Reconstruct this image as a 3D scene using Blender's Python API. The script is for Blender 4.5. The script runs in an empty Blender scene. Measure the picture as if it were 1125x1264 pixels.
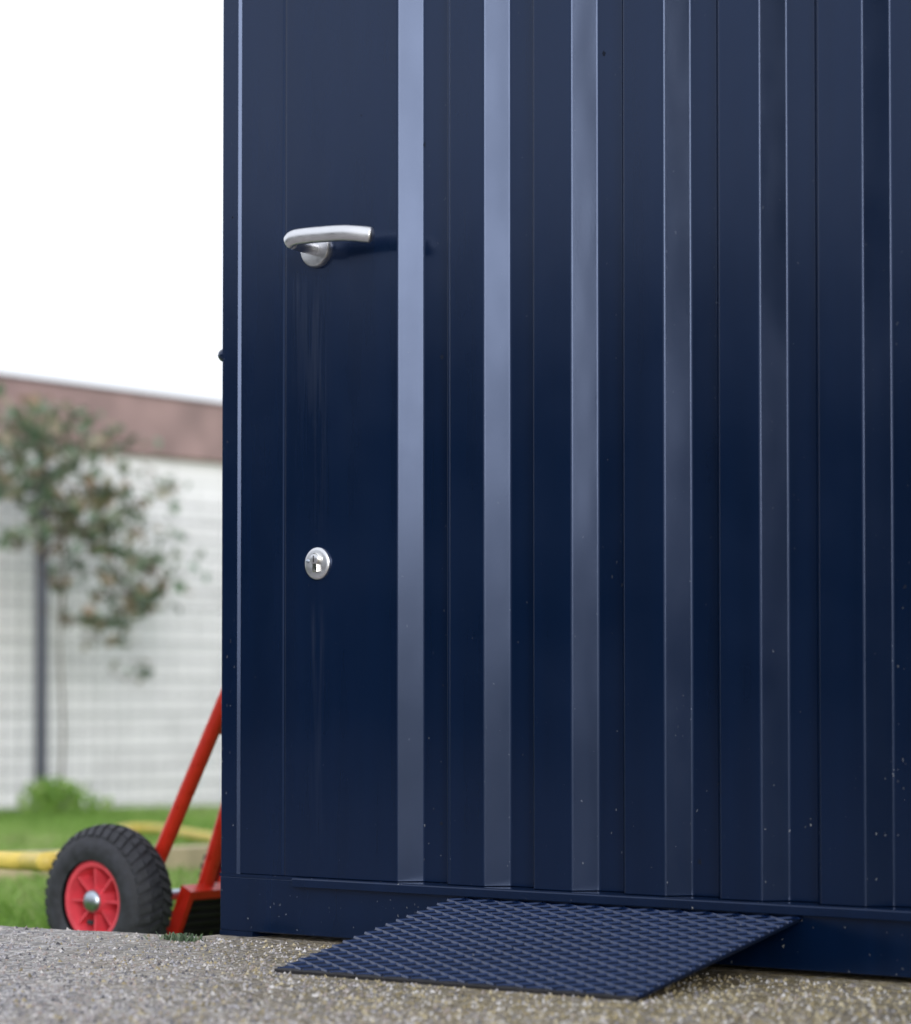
import bpy, bmesh, math, random
from mathutils import Vector, Matrix
import numpy as np
random.seed(7); rng = np.random.default_rng(7)
R = math.radians
scene = bpy.context.scene
col = scene.collection

# ------------------------------------------------------------------ camera
F, TH, PIT, PY, W0, H0 = 3473.0, R(38.1), R(1.77), 750.0, 1125.0, 1264.0
CAM = Vector((2.720, -2.934, 0.339))
cam = bpy.data.cameras.new('camera'); camo = bpy.data.objects.new('camera', cam)
col.objects.link(camo); scene.camera = camo
camo.location = CAM; camo.rotation_euler = (R(90) + PIT, 0, TH)
cam.sensor_fit = 'VERTICAL'; cam.sensor_height = 36.0; cam.lens = F / H0 * 36.0
cam.shift_y = (PY - H0 / 2) / H0
cam.clip_start = 0.05; cam.clip_end = 2000
cam.dof.use_dof = True; cam.dof.focus_distance = 3.75; cam.dof.aperture_fstop = 4.4

# ------------------------------------------------------------------ sky, sun, exposure
SUN_EL, SUN_AZ = R(15), R(180 - 48)          # azimuth: compass angle, clockwise from +y
w = bpy.data.worlds.new('World'); scene.world = w; w.use_nodes = True
nt = w.node_tree; nt.nodes.clear()
sky = nt.nodes.new('ShaderNodeTexSky'); sky.sky_type = 'NISHITA'; sky.sun_disc = False
sky.sun_elevation = SUN_EL; sky.sun_rotation = SUN_AZ
sky.air_density = 1.0; sky.dust_density = 6.0; sky.ozone_density = 1.0
hs = nt.nodes.new('ShaderNodeHueSaturation'); hs.inputs['Saturation'].default_value = 0.30
bg = nt.nodes.new('ShaderNodeBackground'); bg.inputs['Strength'].default_value = 0.13
wo = nt.nodes.new('ShaderNodeOutputWorld')
nt.links.new(sky.outputs[0], hs.inputs['Color']); cloud = nt.nodes.new('ShaderNodeMix'); cloud.data_type = 'RGBA'; cloud.inputs[0].default_value = 0.82   # even cloud cover over the clear sky
cloud.inputs[7].default_value = (9.6, 10.0, 10.8, 1)
nt.links.new(hs.outputs[0], cloud.inputs[6]); nt.links.new(cloud.outputs[2], bg.inputs[0]); nt.links.new(bg.outputs[0], wo.inputs[0])
sl = bpy.data.lights.new('sun', 'SUN'); sl.energy = 1.4; sl.angle = R(24); sl.color = (1.0, 0.97, 0.93)
so = bpy.data.objects.new('sun', sl); col.objects.link(so)
sd = Vector((math.sin(SUN_AZ) * math.cos(SUN_EL), math.cos(SUN_AZ) * math.cos(SUN_EL), math.sin(SUN_EL)))
so.rotation_euler = sd.to_track_quat('Z', 'Y').to_euler(); so.location = (-3, -4, 6)
vs = scene.view_settings; vs.view_transform = 'Standard'; vs.look = 'None'; vs.gamma = 1.0; vs.exposure = 0.12
vs.use_curve_mapping = False

# ------------------------------------------------------------------ pixel -> place
RT = Vector((math.cos(TH), math.sin(TH), 0)); FH = Vector((-math.sin(TH), math.cos(TH), 0)); UP = Vector((0, 0, 1))
FW = FH * math.cos(PIT) + UP * math.sin(PIT); U2 = UP * math.cos(PIT) - FH * math.sin(PIT)
def ray(px, py): return FW + RT * ((px - W0 / 2) / F) + U2 * ((PY - py) / F)
def at(px, py, axis, v):
    d = ray(px, py); return CAM + d * ((v - CAM[axis]) / d[axis])
def depth_at(px, py, dep): return CAM + ray(px, py) * dep

# ------------------------------------------------------------------ materials
def mat(name):
    m = bpy.data.materials.new(name); m.use_nodes = True
    n = m.node_tree; b = n.nodes['Principled BSDF']
    return m, n, b
def N(n, t, **kw):
    o = n.nodes.new(t)
    for k, v in kw.items():
        if k in o.inputs.keys(): o.inputs[k].default_value = v
        else: setattr(o, k, v)
    return o
def ramp(n, src, stops):
    r = n.nodes.new('ShaderNodeValToRGB'); e = r.color_ramp.elements
    while len(e) < len(stops): e.new(0.5)
    for i, (p, c) in enumerate(stops):
        e[i].position = p; e[i].color = (c, c, c, 1) if isinstance(c, (int, float)) else (*c, 1)
    n.links.new(src, r.inputs[0]); return r
def coords(n, scale=(1, 1, 1), which='Object'):
    tc = n.nodes.new('ShaderNodeTexCoord'); mp = n.nodes.new('ShaderNodeMapping'); mp.inputs['Scale'].default_value = scale
    n.links.new(tc.outputs[which], mp.inputs[0]); return mp.outputs[0]
def mix(n, fac, a, b, mode='MIX'):
    m = n.nodes.new('ShaderNodeMix'); m.data_type = 'RGBA'; m.blend_type = mode
    for s, v in ((m.inputs[0], fac), (m.inputs[6], a), (m.inputs[7], b)):
        if hasattr(v, 'is_output'): n.links.new(v, s)
        else: s.default_value = v if isinstance(v, (int, float)) else (*v, 1)
    return m.outputs[2]
def math_n(n, op, a, b=None):
    m = n.nodes.new('ShaderNodeMath'); m.operation = op
    for i, v in enumerate((a, b)):
        if v is None: continue
        if hasattr(v, 'is_output'): n.links.new(v, m.inputs[i])
        else: m.inputs[i].default_value = v
    return m.outputs[0]
def bump(n, b, h, strength, dist):
    bp = n.nodes.new('ShaderNodeBump'); bp.inputs['Strength'].default_value = strength; bp.inputs['Distance'].default_value = dist
    n.links.new(h, bp.inputs['Height']); n.links.new(bp.outputs[0], b.inputs['Normal'])

def paint_mat(name, c, metallic=0.0, rough=0.188, specks=0.75, streak=None):
    """coated sheet steel: faint streaks, dust specks thicker towards the splash zone, orange peel"""
    m, n, b = mat(name)
    co = coords(n)
    st = N(n, 'ShaderNodeTexNoise', Scale=1.0, Detail=6.0); n.links.new(coords(n, (26, 26, 1.3)), st.inputs['Vector'])
    bl = N(n, 'ShaderNodeTexNoise', Scale=5.0, Detail=5.0); n.links.new(co, bl.inputs['Vector'])
    base = mix(n, ramp(n, st.outputs[0], [(0.35, 0.0), (0.7, 1.0)]).outputs[0], c, tuple(x * 0.80 for x in c))
    base = mix(n, ramp(n, bl.outputs[0], [(0.45, 0.0), (0.75, 0.35)]).outputs[0], base, tuple(x * 1.25 + 0.002 for x in c))
    # specks
    geo = n.nodes.new('ShaderNodeNewGeometry'); sep = n.nodes.new('ShaderNodeSeparateXYZ'); n.links.new(geo.outputs['Position'], sep.inputs[0])
    hgt = ramp(n, sep.outputs['Z'], [(0.0, 1.0), (0.16, 0.75), (0.42, 0.22), (1.0, 0.12)]).outputs[0]
    tot = None
    wn_ = N(n, 'ShaderNodeTexNoise', Scale=260.0, Detail=3.0); n.links.new(co, wn_.inputs['Vector'])
    vm = n.nodes.new('ShaderNodeVectorMath'); vm.operation = 'MULTIPLY_ADD'; n.links.new(wn_.outputs['Color'], vm.inputs[0]); vm.inputs[1].default_value = (0.005, 0.005, 0.005)
    n.links.new(coords(n, (1, 1, 0.72)), vm.inputs[2]); wob = vm.outputs[0]
    for sc, rad, thr in ((60, 0.050, 0.74), (140, 0.075, 0.72), (26, 0.028, 0.74)):
        v = N(n, 'ShaderNodeTexVoronoi', Scale=float(sc)); n.links.new(wob, v.inputs['Vector'])
        sc2 = n.nodes.new('ShaderNodeSeparateColor'); n.links.new(v.outputs['Color'], sc2.inputs[0])
        pick = math_n(n, 'GREATER_THAN', math_n(n, 'MULTIPLY', sc2.outputs[0], math_n(n, 'ADD', math_n(n, 'MULTIPLY', hgt, 0.25), 0.82)), thr)
        dot = math_n(n, 'LESS_THAN', v.outputs['Distance'], math_n(n, 'MULTIPLY', sc2.outputs[1], rad * 2))
        q = math_n(n, 'MULTIPLY', math_n(n, 'MULTIPLY', pick, dot), math_n(n, 'ADD', math_n(n, 'MULTIPLY', sc2.outputs[2], 0.6), 0.05))
        tot = q if tot is None else math_n(n, 'MAXIMUM', tot, q)
    tot = math_n(n, 'MULTIPLY', math_n(n, 'MULTIPLY', tot, hgt), specks)
    base = mix(n, tot, base, (0.55, 0.55, 0.52))
    dv_ = N(n, 'ShaderNodeTexVoronoi', Scale=34.0); n.links.new(wob, dv_.inputs['Vector'])      # beads of old dirt, darker than the paint
    ds = n.nodes.new('ShaderNodeSeparateColor'); n.links.new(dv_.outputs['Color'], ds.inputs[0])
    dirt = math_n(n, 'MULTIPLY', math_n(n, 'GREATER_THAN', ds.outputs[0], 0.70), math_n(n, 'LESS_THAN', dv_.outputs['Distance'], math_n(n, 'MULTIPLY', ds.outputs[1], 0.085)))
    base = mix(n, math_n(n, 'MULTIPLY', dirt, 0.9), base, (0.0008, 0.001, 0.0015))
    tot2 = math_n(n, 'MAXIMUM', tot, dirt)
    if streak:                                            # water runs and rubbed marks under the handle and the lock
        acc = None
        sn = N(n, 'ShaderNodeTexNoise', Scale=1.0, Detail=7.0); n.links.new(coords(n, (160, 160, 5.5)), sn.inputs['Vector'])
        for (sx, sz, wd, ln_) in streak:
            bx_ = math_n(n, 'SUBTRACT', 1.0, math_n(n, 'DIVIDE', math_n(n, 'ABSOLUTE', math_n(n, 'SUBTRACT', sep.outputs['X'], sx)), wd))
            dz_ = math_n(n, 'DIVIDE', math_n(n, 'SUBTRACT', sz, sep.outputs['Z']), ln_)
            q = math_n(n, 'MULTIPLY', math_n(n, 'MAXIMUM', bx_, 0.0), math_n(n, 'MULTIPLY', math_n(n, 'MINIMUM', math_n(n, 'MAXIMUM', math_n(n, 'MULTIPLY', dz_, 9.0), 0.0), 1.0), math_n(n, 'MAXIMUM', math_n(n, 'SUBTRACT', 1.0, dz_), 0.0)))
            acc = q if acc is None else math_n(n, 'MAXIMUM', acc, q)
        acc = math_n(n, 'MULTIPLY', acc, ramp(n, sn.outputs[0], [(0.46, 0.0), (0.66, 1.0)]).outputs[0])
        base = mix(n, math_n(n, 'MULTIPLY', acc, 0.13), base, (0.16, 0.18, 0.23))
    n.links.new(base, b.inputs['Base Color'])
    b.inputs['Metallic'].default_value = metallic
    b.inputs['IOR'].default_value = 1.52; b.inputs['Specular Tint'].default_value = (0.52, 0.65, 1.0, 1)
    rr = ramp(n, bl.outputs[0], [(0.3, rough - 0.025), (0.75, rough + 0.05)]).outputs[0]
    n.links.new(math_n(n, 'ADD', rr, math_n(n, 'MULTIPLY', tot2, 0.5)), b.inputs['Roughness'])
    op = N(n, 'ShaderNodeTexNoise', Scale=1.0, Detail=2.0); n.links.new(coords(n, (9, 9, 3.5)), op.inputs['Vector'])
    fine = N(n, 'ShaderNodeTexNoise', Scale=420.0, Detail=2.0); n.links.new(co, fine.inputs['Vector'])
    hh = math_n(n, 'ADD', math_n(n, 'MULTIPLY', op.outputs[0], 1.0), math_n(n, 'MULTIPLY', fine.outputs[0], 0.02))
    hh = math_n(n, 'ADD', hh, math_n(n, 'MULTIPLY', tot2, 0.15))
    bump(n, b, hh, 0.35, 0.0027)
    return m
NAVY = paint_mat('navy_coated_steel', (0.0016, 0.0086, 0.0320))
NAVY_RAMP = paint_mat('navy_ramp_steel', (0.0055, 0.018, 0.070), metallic=0.0, rough=0.18, specks=0.5)

RAMP_PLATE = paint_mat('navy_cell_shade_plate', (0.0014, 0.005, 0.018), rough=0.5, specks=0.4)  # base darker than the strands: shade of open mesh cells put into the colour
def simple(name, c, rough=0.5, metal=0.0, var=0.25, scale=30, bmp=0.2, bd=0.001, spec=0.5):
    m, n, b = mat(name)
    t = N(n, 'ShaderNodeTexNoise', Scale=float(scale), Detail=6.0); n.links.new(coords(n), t.inputs['Vector'])
    k = ramp(n, t.outputs[0], [(0.3, 0.0), (0.72, 1.0)]).outputs[0]
    n.links.new(mix(n, k, tuple(x * (1 - var) for x in c), tuple(min(1, x * (1 + var)) for x in c)), b.inputs['Base Color'])
    n.links.new(ramp(n, t.outputs[0], [(0.3, max(0.02, rough - 0.08)), (0.7, min(1, rough + 0.08))]).outputs[0], b.inputs['Roughness'])
    b.inputs['Metallic'].default_value = metal; b.inputs['Specular IOR Level'].default_value = spec
    bump(n, b, t.outputs[0], bmp, bd); return m
STEEL = simple('brushed_stainless', (0.70, 0.71, 0.74), 0.36, 1.0, 0.06, 60, 0.03, 0.0002)
ZINC = simple('zinc_plated', (0.50, 0.56, 0.64), 0.36, 1.0, 0.15, 120, 0.08, 0.0005)
CHROME = simple('polished_lock_metal', (0.85, 0.84, 0.80), 0.22, 1.0, 0.06, 150, 0.03, 0.0002)
BLACK = simple('black_void_plastic', (0.012, 0.012, 0.014), 0.5, 0, 0.3, 60)
RUBBER = simple('tyre_rubber', (0.030, 0.032, 0.041), 0.72, 0, 0.45, 70, 0.35, 0.0012)
RED = simple('red_enamel', (0.60, 0.028, 0.013), 0.33, 0, 0.12, 40, 0.1, 0.0006)
REDP = simple('red_rim_plastic', (0.74, 0.075, 0.105), 0.42, 0, 0.12, 40, 0.1, 0.0006)
RUBBLACK = simple('ribbed_black_rubber', (0.018, 0.018, 0.022), 0.55, 0, 0.4, 50)
YELLOW = simple('yellow_hose_plastic', (0.76, 0.58, 0.13), 0.5, 0, 0.15, 30)
TIMBER = simple('weathered_pale_timber', (0.52, 0.43, 0.28), 0.8, 0, 0.3, 14, 0.4, 0.002)
GALV = simple('fence_post_coating', (0.10, 0.105, 0.135), 0.5, 0.2, 0.25, 40)
WIRE = simple('fence_wire_zinc', (0.07, 0.075, 0.10), 0.5, 0.2, 0.2, 40)
BARK = simple('vine_bark', (0.10, 0.07, 0.05), 0.9, 0, 0.4, 40, 0.5, 0.003)
FASCIA = simple('brown_fascia_sheet', (0.31, 0.205, 0.205), 0.55, 0, 0.22, 4, 0.1, 0.002)

def leaf_mat(name, cols, rough=0.5, trans=0.25):
    m, n, b = mat(name)
    a = n.nodes.new('ShaderNodeAttribute'); a.attribute_name = 'tint'
    r = ramp(n, a.outputs['Fac'], [(i / (len(cols) - 1), c) for i, c in enumerate(cols)])
    n.links.new(r.outputs[0], b.inputs['Base Color']); b.inputs['Roughness'].default_value = rough
    tr = n.nodes.new('ShaderNodeBsdfTranslucent'); n.links.new(r.outputs[0], tr.inputs[0])
    ms = n.nodes.new('ShaderNodeMixShader'); ms.inputs[0].default_value = trans
    n.links.new(b.outputs[0], ms.inputs[1]); n.links.new(tr.outputs[0], ms.inputs[2])
    n.links.new(ms.outputs[0], n.nodes['Material Output'].inputs[0]); return m
IVY = leaf_mat('ivy_leaves', [(0.06, 0.095, 0.06), (0.11, 0.17, 0.10), (0.17, 0.26, 0.16), (0.30, 0.20, 0.13), (0.19, 0.29, 0.22), (0.42, 0.30, 0.22)])
GRASSM = leaf_mat('grass_blades', [(0.15, 0.29, 0.055), (0.27, 0.47, 0.095), (0.38, 0.56, 0.16), (0.58, 0.60, 0.32)], 0.45, 0.55)
HEDGE = leaf_mat('unseen_hedge_leaves', [(0.010, 0.018, 0.010), (0.02, 0.035, 0.018), (0.03, 0.05, 0.025)], 0.6, 0.1)  # foliage of the unseen hedges added for the reflections

def gravel_mat():
    m, n, b = mat('washed_aggregate_concrete')
    co = coords(n)
    v1 = N(n, 'ShaderNodeTexVoronoi', Scale=88.0); v2 = N(n, 'ShaderNodeTexVoronoi', Scale=210.0); n1 = N(n, 'ShaderNodeTexNoise', Scale=2.2, Detail=7.0)
    n2 = N(n, 'ShaderNodeTexNoise', Scale=60.0, Detail=5.0)
    for q in (v1, v2, n1, n2): n.links.new(co, q.inputs['Vector'])
    s1 = n.nodes.new('ShaderNodeSeparateColor'); n.links.new(v1.outputs['Color'], s1.inputs[0])
    s2 = n.nodes.new('ShaderNodeSeparateColor'); n.links.new(v2.outputs['Color'], s2.inputs[0])
    c1 = ramp(n, s1.outputs[0], [(0.0, (0.045, 0.042, 0.05)), (0.22, (0.25, 0.24, 0.255)), (0.42, (0.44, 0.36, 0.31)), (0.6, (0.45, 0.44, 0.47)), (0.8, (0.62, 0.55, 0.49)), (1.0, (0.78, 0.77, 0.79))])
    c2 = ramp(n, s2.outputs[1], [(0.0, (0.06, 0.06, 0.07)), (0.5, (0.30, 0.295, 0.32)), (1.0, (0.66, 0.65, 0.68))])
    c = mix(n, 0.42, c1.outputs[0], c2.outputs[0])
    c = mix(n, ramp(n, v1.outputs['Distance'], [(0.42, 0.0), (0.75, 0.75)]).outputs[0], c, (0.06, 0.055, 0.055))
    # moss film: grows beside the container and towards the right
    geo = n.nodes.new('ShaderNodeNewGeometry'); sp = n.nodes.new('ShaderNodeSeparateXYZ'); n.links.new(geo.outputs['Position'], sp.inputs[0])
    near = math_n(n, 'ADD', math_n(n, 'MULTIPLY', sp.outputs['X'], 0.62), math_n(n, 'MULTIPLY', sp.outputs['Y'], 0.55))
    mossf = ramp(n, math_n(n, 'ADD', near, math_n(n, 'MULTIPLY', n1.outputs[0], 0.7)), [(0.08, 0.0), (0.62, 0.95)]).outputs[0]
    c = mix(n, math_n(n, 'MULTIPLY', mossf, ramp(n, n2.outputs[0], [(0.35, 0.15), (0.62, 1.0)]).outputs[0]), c, mix(n, s1.outputs[1], (0.21, 0.165, 0.065), (0.46, 0.38, 0.20)))
    n3 = N(n, 'ShaderNodeTexNoise', Scale=6.5, Detail=6.0); n.links.new(co, n3.inputs['Vector'])
    c = mix(n, ramp(n, n3.outputs[0], [(0.46, 0.0), (0.66, 0.45)]).outputs[0], c, (0.26, 0.205, 0.13))
    c = mix(n, ramp(n, n1.outputs[0], [(0.52, 0.0), (0.68, 0.45)]).outputs[0], c, (0.12, 0.115, 0.11))
    n.links.new(c, b.inputs['Base Color']); b.inputs['Roughness'].default_value = 0.48
    h = math_n(n, 'ADD', math_n(n, 'MULTIPLY', v1.outputs['Distance'], -1.0), math_n(n, 'MULTIPLY', v2.outputs['Distance'], -0.5))
    bump(n, b, h, 1.0, 0.006); return m
GRAVEL = gravel_mat()
def soil_mat():
    m, n, b = mat('lawn_soil')
    t = N(n, 'ShaderNodeTexNoise', Scale=3.0, Detail=9.0); n.links.new(coords(n), t.inputs['Vector'])
    n.links.new(ramp(n, t.outputs[0], [(0.3, (0.08, 0.11, 0.035)), (0.5, (0.16, 0.25, 0.05)), (0.7, (0.25, 0.31, 0.10))]).outputs[0], b.inputs['Base Color'])
    b.inputs['Roughness'].default_value = 0.9; bump(n, b, t.outputs[0], 0.6, 0.03); return m
SOIL = soil_mat()
def wall_mat():
    m, n, b = mat('limewashed_block_wall')
    br = N(n, 'ShaderNodeTexBrick', Scale=1.0)
    br.inputs['Brick Width'].default_value = 0.44; br.inputs['Row Height'].default_value = 0.21; br.inputs['Mortar Size'].default_value = 0.008
    tc = n.nodes.new('ShaderNodeTexCoord'); s = n.nodes.new('ShaderNodeSeparateXYZ'); cb = n.nodes.new('ShaderNodeCombineXYZ')
    n.links.new(tc.outputs['Object'], s.inputs[0]); n.links.new(s.outputs['Y'], cb.inputs[0]); n.links.new(s.outputs['Z'], cb.inputs[1]); n.links.new(cb.outputs[0], br.inputs['Vector'])
    br.inputs['Color1'].default_value = (0.91, 0.895, 0.94, 1); br.inputs['Color2'].default_value = (0.86, 0.845, 0.89, 1); br.inputs['Mortar'].default_value = (0.72, 0.72, 0.75, 1)
    t = N(n, 'ShaderNodeTexNoise', Scale=2.2, Detail=8.0); n.links.new(coords(n, (1, 0.7, 2.2)), t.inputs['Vector'])
    n.links.new(mix(n, ramp(n, t.outputs[0], [(0.48, 0.0), (0.75, 0.55)]).outputs[0], br.outputs[0], (0.60, 0.59, 0.62)), b.inputs['Base Color'])
    b.inputs['Roughness'].default_value = 0.85; bump(n, b, br.outputs['Fac'], 0.4, -0.004); return m
WALL = wall_mat()

# ------------------------------------------------------------------ mesh helpers
def obj(name, verts, faces, m, parent=None, smooth=False, auto=None):
    me = bpy.data.meshes.new(name); me.from_pydata([tuple(v) for v in verts], [], faces); me.validate()
    o = bpy.data.objects.new(name, me); col.objects.link(o)
    if m: me.materials.append(m)
    if smooth: me.shade_smooth()
    if auto is not None: me.set_sharp_from_angle(angle=R(auto))
    if parent: o.parent = parent; o.matrix_parent_inverse = parent.matrix_basis.inverted()
    return o
def bm_obj(name, bm, m, parent=None, bevel=0, seg=2, smooth=True, auto=35):
    if bevel: bmesh.ops.bevel(bm, geom=[e for e in bm.edges if e.calc_face_angle(0) > R(25)], offset=bevel, segments=seg, affect='EDGES', profile=0.5, clamp_overlap=True)
    bmesh.ops.recalc_face_normals(bm, faces=bm.faces)
    me = bpy.data.meshes.new(name); bm.to_mesh(me); bm.free(); me.materials.append(m)
    if smooth: me.shade_smooth(); me.set_sharp_from_angle(angle=R(auto))
    o = bpy.data.objects.new(name, me); col.objects.link(o)
    if bevel and smooth: wn = o.modifiers.new('weighted_normals', 'WEIGHTED_NORMAL'); wn.keep_sharp = True; wn.weight = 100
    if parent: o.parent = parent; o.matrix_parent_inverse = parent.matrix_basis.inverted()
    return o
def bbox(bm, x0, x1, y0, y1, z0, z1):
    v = [bm.verts.new(p) for p in ((x0, y0, z0), (x1, y0, z0), (x1, y1, z0), (x0, y1, z0), (x0, y0, z1), (x1, y0, z1), (x1, y1, z1), (x0, y1, z1))]
    for f in ((0, 3, 2, 1), (4, 5, 6, 7), (0, 1, 5, 4), (1, 2, 6, 5), (2, 3, 7, 6), (3, 0, 4, 7)): bm.faces.new([v[i] for i in f])
def box(name, x0, x1, y0, y1, z0, z1, m, parent=None, bevel=0.002):
    bm = bmesh.new(); bbox(bm, x0, x1, y0, y1, z0, z1); return bm_obj(name, bm, m, parent, bevel)
def prism(name, poly, axis, a0, a1, m, parent=None, bevel=0.0, seg=2, auto=35):
    """poly in the two other axes (x,z for axis 'y'; x,y for 'z'; y,z for 'x')"""
    bm = bmesh.new()
    def P(p, a): return {'x': (a, p[0], p[1]), 'y': (p[0], a, p[1]), 'z': (p[0], p[1], a)}[axis]
    lo = [bm.verts.new(P(p, a0)) for p in poly]; hi = [bm.verts.new(P(p, a1)) for p in poly]
    bm.faces.new(lo); bm.faces.new(hi[::-1])
    k = len(poly)
    for i in range(k): bm.faces.new((lo[i], hi[i], hi[(i + 1) % k], lo[(i + 1) % k]))
    bmesh.ops.recalc_face_normals(bm, faces=bm.faces)
    return bm_obj(name, bm, m, parent, bevel, seg, True, auto)
def lathe(profile, origin, axis_dir, seg=32):
    """profile: (along, radius) pairs, returns verts, faces"""
    a = Vector(axis_dir).normalized(); t = a.orthogonal().normalized(); b = a.cross(t); o = Vector(origin)
    V, Fc = [], []
    for (h, r) in profile:
        for k in range(seg):
            an = 2 * math.pi * k / seg; V.append(o + a * h + (t * math.cos(an) + b * math.sin(an)) * r)
    for i in range(len(profile) - 1):
        for k in range(seg): Fc.append((i * seg + k, i * seg + (k + 1) % seg, (i + 1) * seg + (k + 1) % seg, (i + 1) * seg + k))
    Fc.append(tuple(range(seg))[::-1]); Fc.append(tuple((len(profile) - 1) * seg + k for k in range(seg)))
    return V, Fc
def tube(pts, r, seg=14, ry=None, upv=(0, 0, 1)):
    pts = [Vector(p) for p in pts]; V, Fc = [], []
    rs = r if isinstance(r, (list, tuple)) else [r] * len(pts)
    for i, p in enumerate(pts):
        d = (pts[min(i + 1, len(pts) - 1)] - pts[max(i - 1, 0)]).normalized()
        u = Vector(upv); s = d.cross(u)
        if s.length < 0.05: s = d.cross(Vector((0, 1, 0)))
        s.normalize(); u = s.cross(d)
        for k in range(seg):
            an = 2 * math.pi * k / seg
            V.append(p + s * math.cos(an) * rs[i] * (ry if ry else 1) + u * math.sin(an) * rs[i])
    for i in range(len(pts) - 1):
        for k in range(seg): Fc.append((i * seg + k, i * seg + (k + 1) % seg, (i + 1) * seg + (k + 1) % seg, (i + 1) * seg + k))
    Fc.append(tuple(range(seg))[::-1]); Fc.append(tuple((len(pts) - 1) * seg + k for k in range(seg)))
    return V, Fc
def bez(ps, n=24):
    """Catmull-Rom through the points"""
    ps = [Vector(p) for p in ps]; q = [ps[0] * 2 - ps[1]] + ps + [ps[-1] * 2 - ps[-2]]; out = []
    m = len(ps) - 1
    for j in range(n + 1):
        u = j / n * m; i = min(int(u), m - 1); t = u - i; a, b, c, d = q[i:i + 4]
        out.append(0.5 * ((2 * b) + (c - a) * t + (2 * a - 5 * b + 4 * c - d) * t * t + (3 * b - a - 3 * c + d) * t ** 3))
    return out
def merge(lst):
    V, Fc = [], []
    for v, f in lst:
        o = len(V); V += list(v); Fc += [tuple(i + o for i in x) for x in f]
    return V, Fc
def empty(name, loc, label, cat, group=None):
    o = bpy.data.objects.new(name, None); col.objects.link(o); o.location = loc; o.empty_display_size = 0.1
    tag(o, label, cat, group); return o
def tag(o, label=None, cat=None, group=None, kind=None):
    for k, v in (('label', label), ('category', cat), ('group', group), ('kind', kind)):
        if v: o[k] = v
    return o
def facecloud(name, tris, tint, m, parent=None):
    """many small leaf faces in one mesh; tris: (n, k, 3) array of k-gons"""
    n_, k, _ = tris.shape
    me = bpy.data.meshes.new(name); me.vertices.add(n_ * k); me.vertices.foreach_set('co', tris.reshape(-1).astype(np.float32))
    me.loops.add(n_ * k); me.loops.foreach_set('vertex_index', np.arange(n_ * k, dtype=np.int32))
    me.polygons.add(n_); me.polygons.foreach_set('loop_start', np.arange(0, n_ * k, k, dtype=np.int32))
    me.update(calc_edges=True); at_ = me.attributes.new('tint', 'FLOAT', 'FACE'); at_.data.foreach_set('value', tint.astype(np.float32))
    me.materials.append(m); o = bpy.data.objects.new(name, me); col.objects.link(o)
    if parent: o.parent = parent; o.matrix_parent_inverse = parent.matrix_basis.inverted()
    return o

# ------------------------------------------------------------------ ground
def ground_z(x):
    t = np.clip((-0.7 - x) / 8.3, 0, 1); return -0.125 - 0.225 * t * t * (3 - 2 * t)
def sheet():
    xs = np.unique(np.concatenate([np.linspace(-400, -20, 12), np.linspace(-20, -0.5, 60), np.linspace(-0.5, 20, 12), np.linspace(20, 400, 12)]))
    ys = np.unique(np.concatenate([np.linspace(-400, -10, 12), np.linspace(-10, 25, 60), np.linspace(25, 400, 12)]))
    V = []
    for y in ys:
        for x in xs:
            z = float(ground_z(x)) + (0.012 * math.sin(x * 2.3 + y * 1.1) * math.cos(y * 1.7 - x * 0.6) if -20 < x < -1.2 else 0) - 0.012; V.append((x, y, z))
    nx = len(xs); Fc = [(j * nx + i, j * nx + i + 1, (j + 1) * nx + i + 1, (j + 1) * nx + i) for j in range(len(ys) - 1) for i in range(nx - 1)]
    return obj('ground', V, Fc, SOIL, smooth=True)
g = sheet(); tag(g, 'grassy ground sloping away behind the slab', 'ground', kind='structure')

e0, e1 = at(0, 1143, 2, 0.0), at(264, 1157, 2, 0.0)      # back edge of the slab
sl_dir = (e1 - e0); slope = sl_dir.y / sl_dir.x
print('slab edge', e0, e1)
CL, CD, CH = 3.05, 2.2, 2.16                              # container length, depth, height
def edge_y(x): return e1.y + slope * (x - e1.x)
sv = []
xs = np.arange(-6.0, -0.009, 0.03)
top = [(x, edge_y(x) + random.uniform(-0.006, 0.006)) for x in xs] + [(-0.004, edge_y(-0.004)), (-0.004, CD + 0.05), (9, CD + 0.05), (9, -16), (-6, -16)]
slab = prism('slab', top, 'z', -0.22, 0.0, GRAVEL, None, 0.0); slab.name = 'pavement'
slab.data.shade_flat()
tag(slab, 'washed aggregate concrete slab with a mossy film', 'pavement', kind='structure')
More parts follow.
